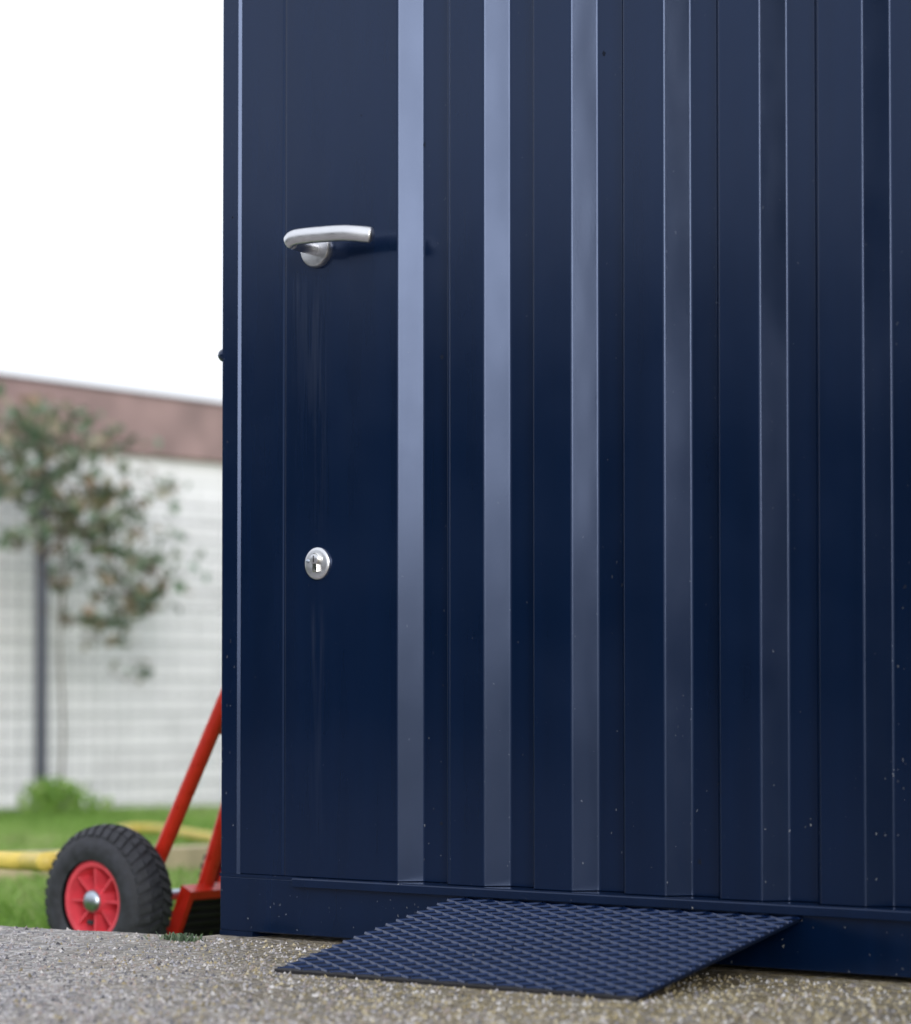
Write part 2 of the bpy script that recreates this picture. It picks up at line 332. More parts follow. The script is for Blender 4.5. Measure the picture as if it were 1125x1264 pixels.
# loose grit on the slab: broken stones, too many to count
def grit(n_):
    out = []; tint = []
    px = rng.uniform(-60, 1190, n_); py = rng.uniform(1142, 1300, n_)
    cs = []
    for a, b in zip(px, py):
        p = at(a, b, 2, 0.0)
        if p.y > edge_y(min(p.x, 0)) - 0.004 or (p.x > -0.0 and p.y > -0.004): continue
        cs.append((p.x, p.y))
    cs = np.array(cs); n2 = len(cs)
    base = np.array([(1, 0, 0), (0, 1, 0), (-1, 0, 0), (0, -1, 0), (0, 0, 1.0)])
    tri = [(0, 1, 4), (1, 2, 4), (2, 3, 4), (3, 0, 4)]
    sz = rng.uniform(0.0018, 0.0052, n2) ; an = rng.uniform(0, 6.28, n2)
    jit = rng.uniform(0.6, 1.3, (n2, 5, 3)); P = base[None] * jit
    P[:, 4, :2] += rng.uniform(-0.4, 0.4, (n2, 2)); P[:, :4, 2] = -0.4; P[:, 4, 2] *= 0.7
    ca, sa = np.cos(an)[:, None], np.sin(an)[:, None]
    X = P[..., 0] * ca - P[..., 1] * sa; Y = P[..., 0] * sa + P[..., 1] * ca
    P = np.stack([X, Y, P[..., 2]], -1) * sz[:, None, None]; P[..., 0] += cs[:, 0:1]; P[..., 1] += cs[:, 1:2]
    T = np.stack([P[:, t, :] for t in tri], 1).reshape(-1, 3, 3)
    moss = np.clip((0.62 * cs[:, 0] + 0.55 * cs[:, 1] + 0.20 + rng.normal(0, 0.12, n2)) * 1.6, 0, 0.85)
    t_ = rng.random(n2) * 0.55; t_ = np.where(rng.random(n2) < moss, 0.6 + 0.4 * rng.random(n2), t_)
    return T, np.repeat(t_, 4)
GRIT = leaf_mat('loose_grit_stone', [(0.06, 0.058, 0.066), (0.19, 0.19, 0.22), (0.34, 0.28, 0.25), (0.37, 0.37, 0.42), (0.50, 0.47, 0.46), (0.62, 0.61, 0.62), (0.15, 0.125, 0.07), (0.34, 0.28, 0.155), (0.52, 0.46, 0.32)], 0.62, 0.0)
T, tn = grit(15000); o = facecloud('loose_grit', T, tn, GRIT); tag(o, 'fine stone grit scattered over the concrete slab', 'grit', kind='stuff')

# ------------------------------------------------------------------ the navy storage container
ct = empty('storage_container', (0, 0, 0), 'navy blue corrugated steel storage container with a lever handle door, standing on the slab', 'container')
ZL = 0.087                                                # top of the sill ledge
PIX = [(490.5, 525.0, 552.5), (597, 631, 658.5), (705, 740.5, 770), (819.5, 853.5, 888), (938, 974, 1011), (1065.5, 1101, 1141)]
DEP = 0.026
ROW = 620
prof = []                                                 # (x, y) outline of the front sheet
def X(px, y): return at(px, ROW, 1, y).x
LFT = 0.018; RUN = 0.0258
for i, (a, b, c) in enumerate(PIX):
    xa, xc = X(a, 0), X(c, 0); xb = xa + RUN
    prof += [(xa, 0.0), (xb, DEP), (xc - LFT, DEP), (xc, 0.0)]
print('profile', [(round(x, 3), round(y, 3)) for x, y in prof])
per = prof[20][0] - prof[16][0]
last = prof[20:24]
k = 1
while last[0][0] + k * per < CL - 0.16:
    prof += [(x + k * per, y) for x, y in last]; k += 1
x_post = X(297.5, 0); x_seam = X(351, 0)
def rounded(p, r=0.0048, n=4):
    """round each bend of a 2-D polyline the way a press brake does"""
    out = [p[0]]
    for i in range(1, len(p) - 1):
        a, b, c = (Vector(q) for q in p[i - 1:i + 2]); d1 = (a - b).normalized(); d2 = (c - b).normalized()
        ang = d1.angle(d2); t = r / math.tan(ang / 2); t = min(t, (a - b).length * 0.4, (c - b).length * 0.4)
        s, e = b + d1 * t, b + d2 * t
        if (a - b).length > 3 * t: out.append(tuple(s + d1 * 0.0012))
        for j in range(n + 1):
            u = j / n; out.append(tuple((1 - u) ** 2 * s + 2 * u * (1 - u) * b + u * u * e))
        if (c - b).length > 3 * t: out.append(tuple(e + d2 * 0.0012))
    out.append(p[-1]); return out
def folded(name, line, z0, z1, m, thick=0.0012, parent=ct):
    line = rounded(line)
    e0_ = Vector(line[1]) - Vector(line[0]); e1_ = Vector(line[-2]) - Vector(line[-1])
    line = [line[0], tuple(Vector(line[0]) + e0_.normalized() * 0.0006)] + line[1:-1] + [tuple(Vector(line[-1]) + e1_.normalized() * 0.0006), line[-1]]
    zs = np.array([z0, z0 + 0.001, z0 + 0.4, z0 + 0.8, z0 + 1.2, z0 + 1.6, z1 - 0.001, z1])
    V, Fc = [], []; k_ = len(line)
    for z in zs:
        for x, y in line: V.append((x, y, z))
    for j in range(len(zs) - 1):
        for i in range(k_ - 1): Fc.append((j * k_ + i, j * k_ + i + 1, (j + 1) * k_ + i + 1, (j + 1) * k_ + i))
    o = obj(name, V, Fc, m, parent, True)
    md = o.modifiers.new('thickness', 'SOLIDIFY'); md.thickness = thick; md.offset = -1
    return o
NAVY_DOOR = paint_mat('navy_coated_steel_door', (0.0016, 0.0086, 0.0320), streak=[(0.165, 0.90, 0.035, 0.30), (0.182, 0.925, 0.022, 0.5), (0.178, 0.475, 0.016, 0.42), (0.145, 0.93, 0.02, 0.2)])
sheet_end = CL - 0.045
# door leaf: plain panel with a shallow pressed fold, then the ribs
x_d = x_post - 0.0008
door = folded('door_panel', [(x_d, 0.0003), (x_seam - 0.003, 0.0), (x_seam, 0.0016), (x_seam + 0.003, 0.0), (prof[0][0] - 0.0, 0.0)] + prof[1:3] + [(prof[3][0] - 0.0, 0.0), (prof[3][0] + 0.004, 0.0)], ZL + 0.0005, CH - 0.09, NAVY_DOOR)
wall = folded('corrugated_wall', [(prof[3][0] + 0.0045, 0.0)] + prof[4:] + [(sheet_end, 0.0)], ZL + 0.0005, CH - 0.09, NAVY)
for xa, xb in ((0.0, x_post), (CL - 0.044, CL)):
    prism('corner_post', [(xa + 0.0015, -0.0032), (xb - 0.0034, -0.0032), (xb, 0.0004), (xb, 0.06), (xa, 0.06), (xa, -0.0017)], 'z', ZL + 0.0004, CH - 0.09, NAVY, ct, 0.0, auto=20)
# base rail, sill ledge with its little folded lip, gap beneath
xs0 = at(362, 1084, 1, -0.012).x
fl = prism('base_rail', [(-0.0, -0.0045), (CL, -0.0045), (CL, 0.07), (0.0, 0.07)], 'z', 0.007, ZL - 0.004, NAVY, ct, 0.0025)
box('foot_plate', 0.0, 0.062, -0.0043, 0.055, 0.0, 0.0074, NAVY, ct, 0.0005)
box('rail_cap', 0.0, xs0 - 0.0005, -0.0046, 0.06, ZL - 0.0043, ZL + 0.0002, NAVY, ct, 0.0012)
box('foot_plate', CL - 0.062, CL, -0.003, 0.055, 0.0, 0.0068, NAVY, ct, 0.001)
lip = [(-0.016, ZL - 0.013), (-0.016, ZL - 0.002), (-0.013, ZL), (0.05, ZL), (0.05, ZL - 0.003), (-0.0045 - 0.0003, ZL - 0.0035), (-0.011, ZL - 0.013)]
prism('sill_ledge', lip, 'x', xs0, CL - 0.06, NAVY, ct, 0.0012, 2)
# side, back and roof, so that the box is a box
for nm, a in (('side_wall', (0.003, 0.022, 0.06, CD, 0.012, CH - 0.09)), ('side_wall', (CL - 0.022, CL - 0.003, 0.06, CD, 0.012, CH - 0.09)), ('back_wall', (0.023, CL - 0.023, CD - 0.03, CD - 0.002, 0.012, CH - 0.09))):
    box(nm, *a, NAVY, ct, 0.002)
box('floor_pan', 0.024, CL - 0.024, 0.072, CD - 0.032, 0.03, 0.07, BLACK, ct, 0.0)
box('roof', -0.012, CL + 0.012, -0.02, CD + 0.012, CH - 0.088, CH, NAVY, ct, 0.004)
# knob on the left side wall
kp = at(269, 441, 1, 0.02)
v, f = lathe([(-0.002, 0.0105), (0.004, 0.0105), (0.011, 0.0085), (0.0165, 0.0035)], (0.0, 0.0095, kp.z), (-1, 0, 0), 20)
obj('side_bolt', v, f, NAVY, ct, True, 40)

# door furniture
hc = at(390.5, 307, 1, -0.004)
v, f = lathe([(0, 0.0262), (0.0065, 0.0262), (0.0088, 0.0245), (0.0095, 0.021), (0.0098, 0.0)], (hc.x, 0.0, hc.z), (0, -1, 0), 48)
rose = obj('handle_rose', v, f, STEEL, door, True, 40)
n0 = Vector((hc.x, -0.006, hc.z))
neck = [n0, n0 + Vector((0, -0.03, 0.0015)), n0 + Vector((0, -0.046, 0.003))]
v, f = tube(bez(neck, 8), 0.0098, 20, upv=(0, 0, 1)); V1 = (v, f)
a0 = n0 + Vector((-0.0085, -0.048, 0.0022))
tip = at(462, 290.5, 1, -0.036); mid = at(413, 288, 1, -0.052)
line = bez([a0, a0 + Vector((0.02, -0.003, 0.006)), Vector((mid.x, -0.052, mid.z)), Vector(((mid.x + tip.x) / 2, -0.0465, (mid.z + tip.z) / 2 + 0.0012)), Vector((tip.x, -0.036, tip.z))], 90)
nn = len(line); rs = []
for i in range(nn):
    t = i / (nn - 1); e = min(1.0, math.sqrt(max(0.0, 1 - max(0, 1 - t / 0.07) ** 2)) + 0.05, math.sqrt(max(0.0, 1 - max(0, 1 - (1 - t) / 0.06) ** 2)) + 0.05); rs.append(0.0112 * e)
V2 = tube(line, rs, 20, 0.72)
v, f = merge([V1, V2]); obj('door_handle', v, f, STEEL, door, True, 50)
# small dowel screw of the rose
lc = at(391, 695.5, 1, -0.004)
v, f = lathe([(0, 0.0222), (0.003, 0.0222), (0.0046, 0.0208), (0.0052, 0.018), (0.0053, 0.0)], (lc.x, 0.0, lc.z), (0, -1, 0), 48)
rs_ = obj('lock_rosette', v, f, STEEL, door, True, 40)
# europrofile key cylinder: round barrel and a slab below it
bm = bmesh.new()
pts = []
rb = 0.0085
for k in range(25):
    an = R(-58) + (R(296)) * k / 24; pts.append((lc.x + 0.001 + rb * math.cos(an), lc.z + 0.006 + rb * math.sin(an)))
pts += [(lc.x + 0.001 - 0.005, lc.z - 0.012), (lc.x + 0.001 + 0.005, lc.z - 0.012)]
prism('key_cylinder', pts, 'y', -0.0095, -0.0048, CHROME, door, 0.0008, 1)
v, f = lathe([(0, 0.0066), (0.0020, 0.0066), (0.0024, 0.0058), (0.0025, 0.0)], (lc.x + 0.001, -0.0094, lc.z + 0.006), (0, -1, 0), 28)
obj('key_plug', v, f, STEEL, door, True, 40)
box('key_slot', lc.x + 0.0003, lc.x + 0.0017, -0.0123, -0.0113, lc.z + 0.0012, lc.z + 0.0105, BLACK, door, 0.0)
for dx, dz in ((-0.0150, 0.0035),):
    v, f = lathe([(0, 0.0027), (0.001, 0.0027), (0.0016, 0.0014), (0.0017, 0)], (lc.x + dx, -0.0052, lc.z + dz), (0, -1, 0), 16)
    obj('screw_head', v, f, ZINC, door, True, 40)

# ------------------------------------------------------------------ threshold ramp
RX0, RX1, RL, RZ = 0.420, 0.953, 0.356, 0.070
rp = empty('threshold_ramp', (RX0, -RL, 0), 'navy diamond mesh metal ramp sloping from the slab up to the door sill', 'ramp')
ang = math.atan2(RZ - 0.004, RL - 0.006); ln = math.hypot(RZ - 0.004, RL - 0.006)
M = Matrix.Translation((RX0, -RL, 0.004)) @ Matrix.Rotation(ang, 4, 'X')
RW = RX1 - RX0
bm = bmesh.new(); bbox(bm, 0, RW, 0, ln, -0.0035, 0.0)
bmesh.ops.transform(bm, matrix=M, verts=bm.verts); bm_obj('ramp_plate', bm, RAMP_PLATE, rp, 0.0006, 1)
LW, SW = 0.042, 0.0215
V, Fc = [], []
def strand(p, q, s_):
    wd, hh = (0.0016, 0.0030) if s_ > 0 else (0.0012, 0.0024)
    d = (q - p).normalized(); s = Vector((-d.y, d.x)) * wd; o = len(V)
    for pt in (p, q):
        for sx, z in ((-1.0, 0.0003), (-0.08, hh), (0.30, hh * 0.95), (0.55, 0.0003)): V.append(M @ Vector((pt.x + s.x * sx, pt.y + s.y * sx, z)))
    for k_ in range(3): Fc.append((o + k_, o + k_ + 1, o + 5 + k_, o + 4 + k_))
    Fc.append((o, o + 4, o + 7, o + 3)); Fc.append((o, o + 3, o + 2, o + 1)); Fc.append((o + 4, o + 5, o + 6, o + 7))
def clip2(p, q):
    t0, t1 = 0.0, 1.0; d = q - p
    for a, lo, hi in ((0, 0.001, RW - 0.001), (1, 0.001, ln - 0.001)):
        if abs(d[a]) < 1e-9: continue
        ta, tb = (lo - p[a]) / d[a], (hi - p[a]) / d[a]
        t0 = max(t0, min(ta, tb)); t1 = min(t1, max(ta, tb))
    return (p + d * t0, p + d * t1) if t1 - t0 > 0.08 else None
for j in range(-1, int(ln / SW) + 2):
    for i in range(-1, int(RW / LW) + 2):
        c = Vector((i * LW, j * SW))
        for s in (1, -1):
            for h in (0, 1):
                p = c + Vector((h * LW / 2, (0 if h == 0 else s * SW / 2))); q = c + Vector(((h + 1) * LW / 2, (s * SW / 2 if h == 0 else 0)))
                r_ = clip2(p, q)
                if r_: strand(*r_, 1 if (q.y - p.y) < 0 else -1)
o = obj('diamond_mesh', V, Fc, NAVY_RAMP, rp); o['kind'] = 'stuff'
for nm, a in (('front_strip', (0, RW, -0.004, 0.0045)), ('rear_strip', (0, RW, ln - 0.0045, ln))):
    bm = bmesh.new(); bbox(bm, a[0], a[1], a[2], a[3], -0.0040, 0.0012); bmesh.ops.transform(bm, matrix=M, verts=bm.verts); bm_obj(nm, bm, RUBBLACK if nm == 'front_strip' else NAVY_RAMP, rp, 0.0005, 1)
# ------------------------------------------------------------------ red hand truck leaning on the container's left side
wc = depth_at(134, 1111, 4.83)
TR = 0.130
GZ = wc.z - TR + 0.004
print('wheel', wc)
ht = empty('hand_truck', (wc.x, wc.y, GZ), 'red tubular hand truck with air tyres leaning beside the navy container', 'hand truck')
def wheel(cy, flip):
    o_ = Vector((wc.x, cy, wc.z)); ax = Vector((0, -1 if not flip else 1, 0))
    hub = empty_part('wheel', ht, o_)
    # tyre: outer profile, open inside
    tw = 0.049
    prof_t = []
    for k_ in range(21):
        a = R(-118) + R(236) * k_ / 20
        h_ = math.sin(a) * tw * (1.0 if abs(math.sin(a)) < .7 else 1.0); r_ = 0.088 + math.cos(a) * 0.038
        prof_t.append((h_, r_))
    V, Fc = [], []
    seg = 64; a = ax; t = Vector((1, 0, 0)); b = Vector((0, 0, 1))
    for (h_, r_) in prof_t:
        for k_ in range(seg):
            an = 2 * math.pi * k_ / seg; V.append(o_ + a * h_ + (t * math.cos(an) + b * math.sin(an)) * r_)
    for i in range(len(prof_t) - 1):
        for k_ in range(seg): Fc.append((i * seg + k_, i * seg + (k_ + 1) % seg, (i + 1) * seg + (k_ + 1) % seg, (i + 1) * seg + k_))
    ty = obj('tyre', V, Fc, RUBBER, hub, True)
    # tread blocks in staggered chevrons
    V, Fc = [], []
    nb = 40
    for k_ in range(nb):
        for row, (h0, h1, off) in enumerate(((-0.040, -0.023, 0.0), (-0.020, -0.002, 0.5), (0.002, 0.020, 0.0), (0.023, 0.040, 0.5))):
            a0_ = 2 * math.pi * (k_ + off) / nb; da = 2 * math.pi / nb * 0.36; sk = 0.035 * (1 if row < 2 else -1); o2 = len(V)
            for top_ in (0, 1):
                for (hh, s1) in ((h0, -1), (h1, -1), (h1, 1), (h0, 1)):
                    an = a0_ + s1 * da * (0.85 if top_ else 1) + (sk if hh == h1 else -sk)
                    rr = 0.088 + 0.038 * math.sqrt(max(0.0, 1 - (hh / tw) ** 2)) + (0.0048 if top_ else -0.003)
                    V.append(o_ + a * hh + (t * math.cos(an) + b * math.sin(an)) * rr)
            for q in ((4, 5, 6, 7), (0, 1, 5, 4), (1, 2, 6, 5), (2, 3, 7, 6), (3, 0, 4, 7)): Fc.append(tuple(o2 + z for z in q))
    tr_ = obj('tread_block', V, Fc, RUBBER, hub); tr_['kind'] = 'stuff'
    # rim: flange ring, dish, hub boss, ten spokes
    parts = []
    prf = [(0.020, 0.071), (0.034, 0.0715), (0.038, 0.0655), (0.0365, 0.0590), (0.030, 0.0570), (-0.010, 0.0540), (-0.013, 0.050), (-0.014, 0.018), (-0.016, 0.018), (-0.03, 0.06), (-0.034, 0.0715), (-0.02, 0.071)]
    V, Fc = [], []
    for (h_, r_) in prf:
        for k_ in range(48):
            an = 2 * math.pi * k_ / 48; V.append(o_ + a * h_ + (t * math.cos(an) + b * math.sin(an)) * r_)
    for i in range(len(prf) - 1):
        for k_ in range(48): Fc.append((i * 48 + k_, i * 48 + (k_ + 1) % 48, (i + 1) * 48 + (k_ + 1) % 48, (i + 1) * 48 + k_))
    obj('rim', V, Fc, REDP, hub, True, 38)
    v, f = lathe([(-0.015, 0.0225), (0.034, 0.0215), (0.038, 0.020), (0.0385, 0.0)], o_, ax, 32); obj('hub_boss', v, f, REDP, hub, True, 40)
    for k_ in range(8):
        an = 2 * math.pi * k_ / 8; d = t * math.cos(an) + b * math.sin(an); s = t * -math.sin(an) + b * math.cos(an); V, Fc = [], []
        for (r_, h0, h1, wd) in ((0.020, -0.013, 0.031, 0.0018), (0.0560, -0.011, 0.033, 0.0022)):
            for (hh, sg) in ((h0, -1), (h0, 1), (h1, 1), (h1, -1)): V.append(o_ + d * r_ + s * wd * sg + a * hh)
        Fc = [(0, 1, 5, 4), (1, 2, 6, 5), (2, 3, 7, 6), (3, 0, 4, 7), (0, 3, 2, 1), (4, 5, 6, 7)]
        obj('spoke', V, Fc, REDP, hub)
    v, f = lathe([(0.030, 0.0200), (0.037, 0.0200), (0.042, 0.0185), (0.0455, 0.0135), (0.047, 0.0)], o_, ax, 32); obj('hub_cap', v, f, ZINC, hub, True, 50)
    v, f = tube([o_ + a * 0.012 + b * -0.040 + t * -0.010, o_ + a * 0.036 + b * -0.036 + t * -0.012], 0.0042, 10); obj('valve_stem', v, f, RUBBER, hub, True)
def empty_part(name, parent, loc):
    o_ = bpy.data.objects.new(name, None); col.objects.link(o_); o_.empty_display_size = 0.05; o_.parent = parent
    o_.matrix_parent_inverse = parent.matrix_basis.inverted(); o_.location = loc; return o_
AX = 0.385
wheel(wc.y, False); wheel(wc.y + AX, True)
# frame tube on the near side, from pixels in its own vertical plane
ty1 = wc.y + 0.075
p1, p2 = at(199, 1053, 1, ty1), at(272, 879, 1, ty1)
d = (p2 - p1) / (p2.z - p1.z)
zt = p1.z + (-0.018 - p1.x) / d.x                         # reaches the container wall
print('truck lean', d, 'top z', zt)
def frame_pt(z, y): return Vector((p1.x + d.x * (z - p1.z), y, z))
ty2 = wc.y + AX - 0.075
zlow = GZ + 0.03
zg = min(zt, 1.12)
path = [frame_pt(zlow, ty1), frame_pt(0.3, ty1), frame_pt(zg - 0.12, ty1), frame_pt(zg - 0.04, ty1 + 0.012), frame_pt(zg, ty1 + 0.06), frame_pt(zg, (ty1 + ty2) / 2), frame_pt(zg, ty2 - 0.06), frame_pt(zg - 0.04, ty2 - 0.012), frame_pt(zg - 0.12, ty2), frame_pt(0.3, ty2), frame_pt(zlow, ty2)]
v, f = tube(bez(path, 70), 0.0138, 16, upv=(0, 1, 0.01)); obj('frame_tube', v, f, RED, ht, True, 60)
for z in (0.28, 0.62, 0.92):
    v, f = tube([frame_pt(z, ty1), frame_pt(z, ty2)], 0.009, 12); obj('cross_bar', v, f, RED, ht, True, 60)
v, f = tube([Vector((wc.x, wc.y - 0.03, wc.z)), Vector((wc.x, wc.y + AX + 0.03, wc.z))], 0.010, 14); obj('axle', v, f, ZINC, ht, True, 60)
for yy in (ty1, ty2):
    a_ = frame_pt(wc.z + 0.09, yy); b_ = frame_pt(zlow + 0.03, yy)
    V = []
    for y_ in (yy - 0.018, yy - 0.0145): V += [(a_.x, y_, a_.z), (b_.x, y_, b_.z), (wc.x - 0.015, y_, wc.z - 0.02), (wc.x - 0.015, y_, wc.z + 0.02)]
    obj('axle_bracket', V, [(0, 1, 2, 3), (7, 6, 5, 4), (0, 4, 5, 1), (1, 5, 6, 2), (2, 6, 7, 3), (3, 7, 4, 0)], RED, ht)
# folded toe plate in front of the frame: red pressed surround with a ribbed black mat
yp = wc.y + 0.12
tl, bl_ = at(226, 1094, 1, yp), at(205, 1156, 1, yp)
dn = (bl_ - tl).normalized(); hgt = (tl.z - (GZ + 0.006)) / -dn.z
yb = wc.y + AX - 0.06
nrm = Vector((-dn.z, 0, dn.x)); nrm = nrm if nrm.x > 0 else -nrm
print('toe', tl, dn, hgt)
def pl(u, y, off): return Vector((tl.x, y, tl.z)) + dn * u + nrm * off
def slab_in(u0, u1, y0, y1, o0, o1):
    V = [pl(u, y, o_) for o_ in (o0, o1) for (u, y) in ((u0, y0), (u0, y1), (u1, y1), (u1, y0))]
    return V, [(0, 1, 2, 3), (7, 6, 5, 4), (0, 4, 5, 1), (1, 5, 6, 2), (2, 6, 7, 3), (3, 7, 4, 0)]
v, f = merge([slab_in(0, hgt, yp, yp + 0.012, -0.004, 0.022), slab_in(0.0, 0.016, yp + 0.0121, yb - 0.0121, -0.004, 0.022), slab_in(0, hgt, yb - 0.012, yb, -0.004, 0.022), slab_in(0.016, hgt, yp + 0.0121, yb - 0.0121, -0.004, 0.0)])
obj('toe_plate', v, f, RED, ht)
v, f = slab_in(0.024, hgt - 0.01, yp + 0.020, yb - 0.020, 0.0005, 0.007); tm = obj('toe_mat', v, f, RUBBLACK, ht)
nr = 7
for k_ in range(nr):
    u = 0.034 + k_ * (hgt - 0.06) / (nr - 1); v, f = slab_in(u, u + 0.006, yp + 0.022, yb - 0.022, 0.0065, 0.014); obj('mat_rib', v, f, RUBBLACK, tm)
# flat centre strap rising from the toe plate
ys_ = at(254, 1080, 1, 0).y
cy = wc.y + 0.185
s0, s1 = at(256, 1086, 1, cy), at(282, 996, 1, cy)
sd_ = (s1 - s0) / (s1.z - s0.z)
v, f = tube([s0 - sd_ * 0.02, s0 + sd_ * 0.30, s0 + sd_ * 0.42], [0.0165, 0.0150, 0.0138], 14, 0.8, upv=(0, 1, 0.01)); obj('centre_stay', v, f, RED, ht, True, 60)

# ------------------------------------------------------------------ garden behind: fence, garage, climber, hose, edging
fp = depth_at(45, 1000, 16.0); FX = fp.x; FZ = -0.36
print('fence point', fp)
fence = empty('mesh_fence', (FX, fp.y, FZ), 'dark grey welded wire mesh fence before the white garage wall', 'fence')
FY0, FY1 = at(-160, 900, 0, FX).y, at(330, 900, 0, FX).y
FTOP = at(45, 600, 0, FX).z
print('fence y', FY0, FY1, 'top', FTOP)
posts = [fp.y + k_ * 2.0 for k_ in range(-1, 3) if FY0 - 2.1 < fp.y + k_ * 2.0 < FY1 + 2.1]
pm = None
for y in posts:
    bm = bmesh.new(); bbox(bm, FX + 0.012, FX + 0.062, y - 0.03, y + 0.03, FZ - 0.1, FTOP + 0.05); bm_obj('post', bm, GALV, fence, 0.004, 1)
ya, yb2 = posts[0], posts[-1]
hv = None
wl = yb2 - ya
v, f = tube([(0, 0, 0), (0, wl, 0)], 0.0032, 6); mh = None
z = FZ + 0.06
while z < FTOP:
    if mh is None: oh = obj('horizontal_wire', v, f, WIRE, fence); mh = oh.data
    else:
        oh = bpy.data.objects.new('horizontal_wire', mh); col.objects.link(oh); oh.parent = fence; oh.matrix_parent_inverse = fence.matrix_basis.inverted()
    oh.location = (FX, ya, z); z += 0.105
v, f = tube([(0, 0, 0), (0, 0, FTOP - FZ - 0.03)], 0.0026, 6); mv = None
y = ya + 0.05
while y < yb2:
    if mv is None: oh = obj('vertical_wire', v, f, WIRE, fence); mv = oh.data
    else:
        oh = bpy.data.objects.new('vertical_wire', mv); col.objects.link(oh); oh.parent = fence; oh.matrix_parent_inverse = fence.matrix_basis.inverted()
    oh.location = (FX + 0.006, y, FZ + 0.03); y += 0.10

GX = FX - 0.55
gb = empty('garage', (GX, 12, -0.37), 'low white garage wall with a brown fascia behind the mesh fence', 'garage')
zb0, zb1 = at(120, 559, 0, GX).z, at(268, 570, 0, GX).z
zt0, zt1 = at(0, 464, 0, GX + 0.06), at(270, 499, 0, GX + 0.06)
print('band', zb0, zb1, zt0.z, zt1.z, 'y', zt0.y, zt1.y)
BZ = (zb0 + zb1) / 2
GY0, GY1 = 3.0, 26.0
box('block_wall', GX - 5, GX, GY0, GY1, -0.6, BZ - 0.004, WALL, gb, 0.0)
sl2 = (zt1.z - zt0.z) / (zt1.y - zt0.y)
def tz(y): return zt0.z + sl2 * (y - zt0.y)
prism('fascia', [(GY0 - 0.1, BZ), (GY1 + 0.1, BZ), (GY1 + 0.1, max(BZ + 0.15, tz(GY1))), (GY0 - 0.1, tz(GY0))], 'x', GX - 5.06, GX + 0.06, FASCIA, gb, 0.006, 1)
prism('roof_edge', [(GY0 - 0.12, tz(GY0) + 0.001), (GY1 + 0.12, max(BZ + 0.151, tz(GY1) + 0.001)), (GY1 + 0.12, max(BZ + 0.151, tz(GY1) + 0.001) + 0.014), (GY0 - 0.12, tz(GY0) + 0.015)], 'x', GX - 5.08, GX + 0.075, simple('dark_roof_trim', (0.09, 0.07, 0.07), 0.6), gb, 0.002, 1)

def leaves(clumps, size, plane_x, spread, dens=1.0):
    P = []
    for (px, py, rx, ry, n_) in clumps:
        for _ in range(max(6, int(n_ * dens * (0.75 if n_ > 100 else 1.35)))):
            r_ = math.sqrt(random.random()); a = random.random() * 6.283
            q = at(px + rx * r_ * math.cos(a) * 1.1, py + ry * r_ * math.sin(a) * 1.1, 0, plane_x); P.append((q.x + random.gauss(0, spread), q.y, q.z + random.gauss(0, 0.02)))
    P = np.array(P); n_ = len(P)
    u = rng.normal(size=(n_, 3)); u /= np.linalg.norm(u, axis=1)[:, None]; w_ = rng.normal(size=(n_, 3)); v_ = np.cross(u, w_); v_ /= np.linalg.norm(v_, axis=1)[:, None]
    s = rng.uniform(0.5, 1.2, (n_, 1)) * size
    nn_ = np.cross(u, v_)
    poly = np.stack([P - u * s, P - u * s * 0.3 + v_ * s * 0.55, P + u * s * 0.25 + v_ * s * 0.6 + nn_ * s * 0.15, P + u * s * 1.1, P + u * s * 0.25 - v_ * s * 0.6 + nn_ * s * 0.15, P - u * s * 0.3 - v_ * s * 0.55], 1)
    return poly, rng.random(n_)
cl = [(18, 545, 45, 36, 170), (70, 555, 50, 32, 150), (30, 590, 45, 30, 150), (85, 600, 40, 35, 130), (60, 640, 30, 30, 80), (115, 630, 30, 30, 90), (125, 665, 24, 22, 70), (5, 600, 26, 20, 50), (25, 505, 40, 18, 45), (70, 520, 40, 18, 40), (15, 665, 24, 12, 30),
      (150, 590, 40, 30, 40), (165, 640, 25, 22, 36), (170, 690, 38, 14, 44), (145, 725, 30, 20, 34), (190, 715, 22, 26, 38), (165, 745, 28, 14, 36), (110, 766, 34, 9, 34), (150, 768, 30, 9, 28), (185, 735, 18, 22, 26), (130, 790, 10, 12, 14), (75, 690, 12, 26, 22), (205, 605, 22, 14, 10), (140, 545, 40, 10, 24), (95, 710, 30, 30, 18), (175, 830, 16, 16, 7), (205, 690, 14, 40, 14)]
cp = empty('climbing_shrub', (FX + 0.1, at(48, 990, 0, FX + 0.1).y, FZ), 'sprawling green and brown climber over the mesh fence top', 'shrub')
poly, tn = leaves(cl, 0.047, FX + 0.05, 0.10, 0.75); facecloud('foliage', poly, tn, IVY, cp)
def stem(pts, r):
    q = [at(a, b, 0, FX + 0.07 + c_) for a, b, c_ in pts]; pp = bez(q, 20); return tube(pp, [r * (1 - 0.65 * i / 20) for i in range(21)], 7)
for pts, r in (([(74, 1000, 0.03), (78, 900, .04), (74, 800, .05), (76, 720, .03), (66, 640, 0), (50, 560, 0)], 0.009), ([(52, 690, .03), (90, 660, .05), (130, 680, .02), (190, 712, 0), (208, 740, 0)], 0.012), ([(58, 640, .02), (110, 620, 0), (160, 600, 0), (212, 606, .02)], 0.009),
               ([(130, 680, .02), (160, 740, .03), (128, 766, 0), (80, 768, 0)], 0.010), ([(76, 640, .02), (80, 700, .03), (76, 780, .02)], 0.008), ([(50, 610, 0), (20, 560, .03), (-30, 530, 0)], 0.011), ([(60, 600, .02), (100, 560, .0), (150, 545, .02)], 0.008)):
    v, f = stem(pts, r); obj('stem', v, f, BARK, cp, True)

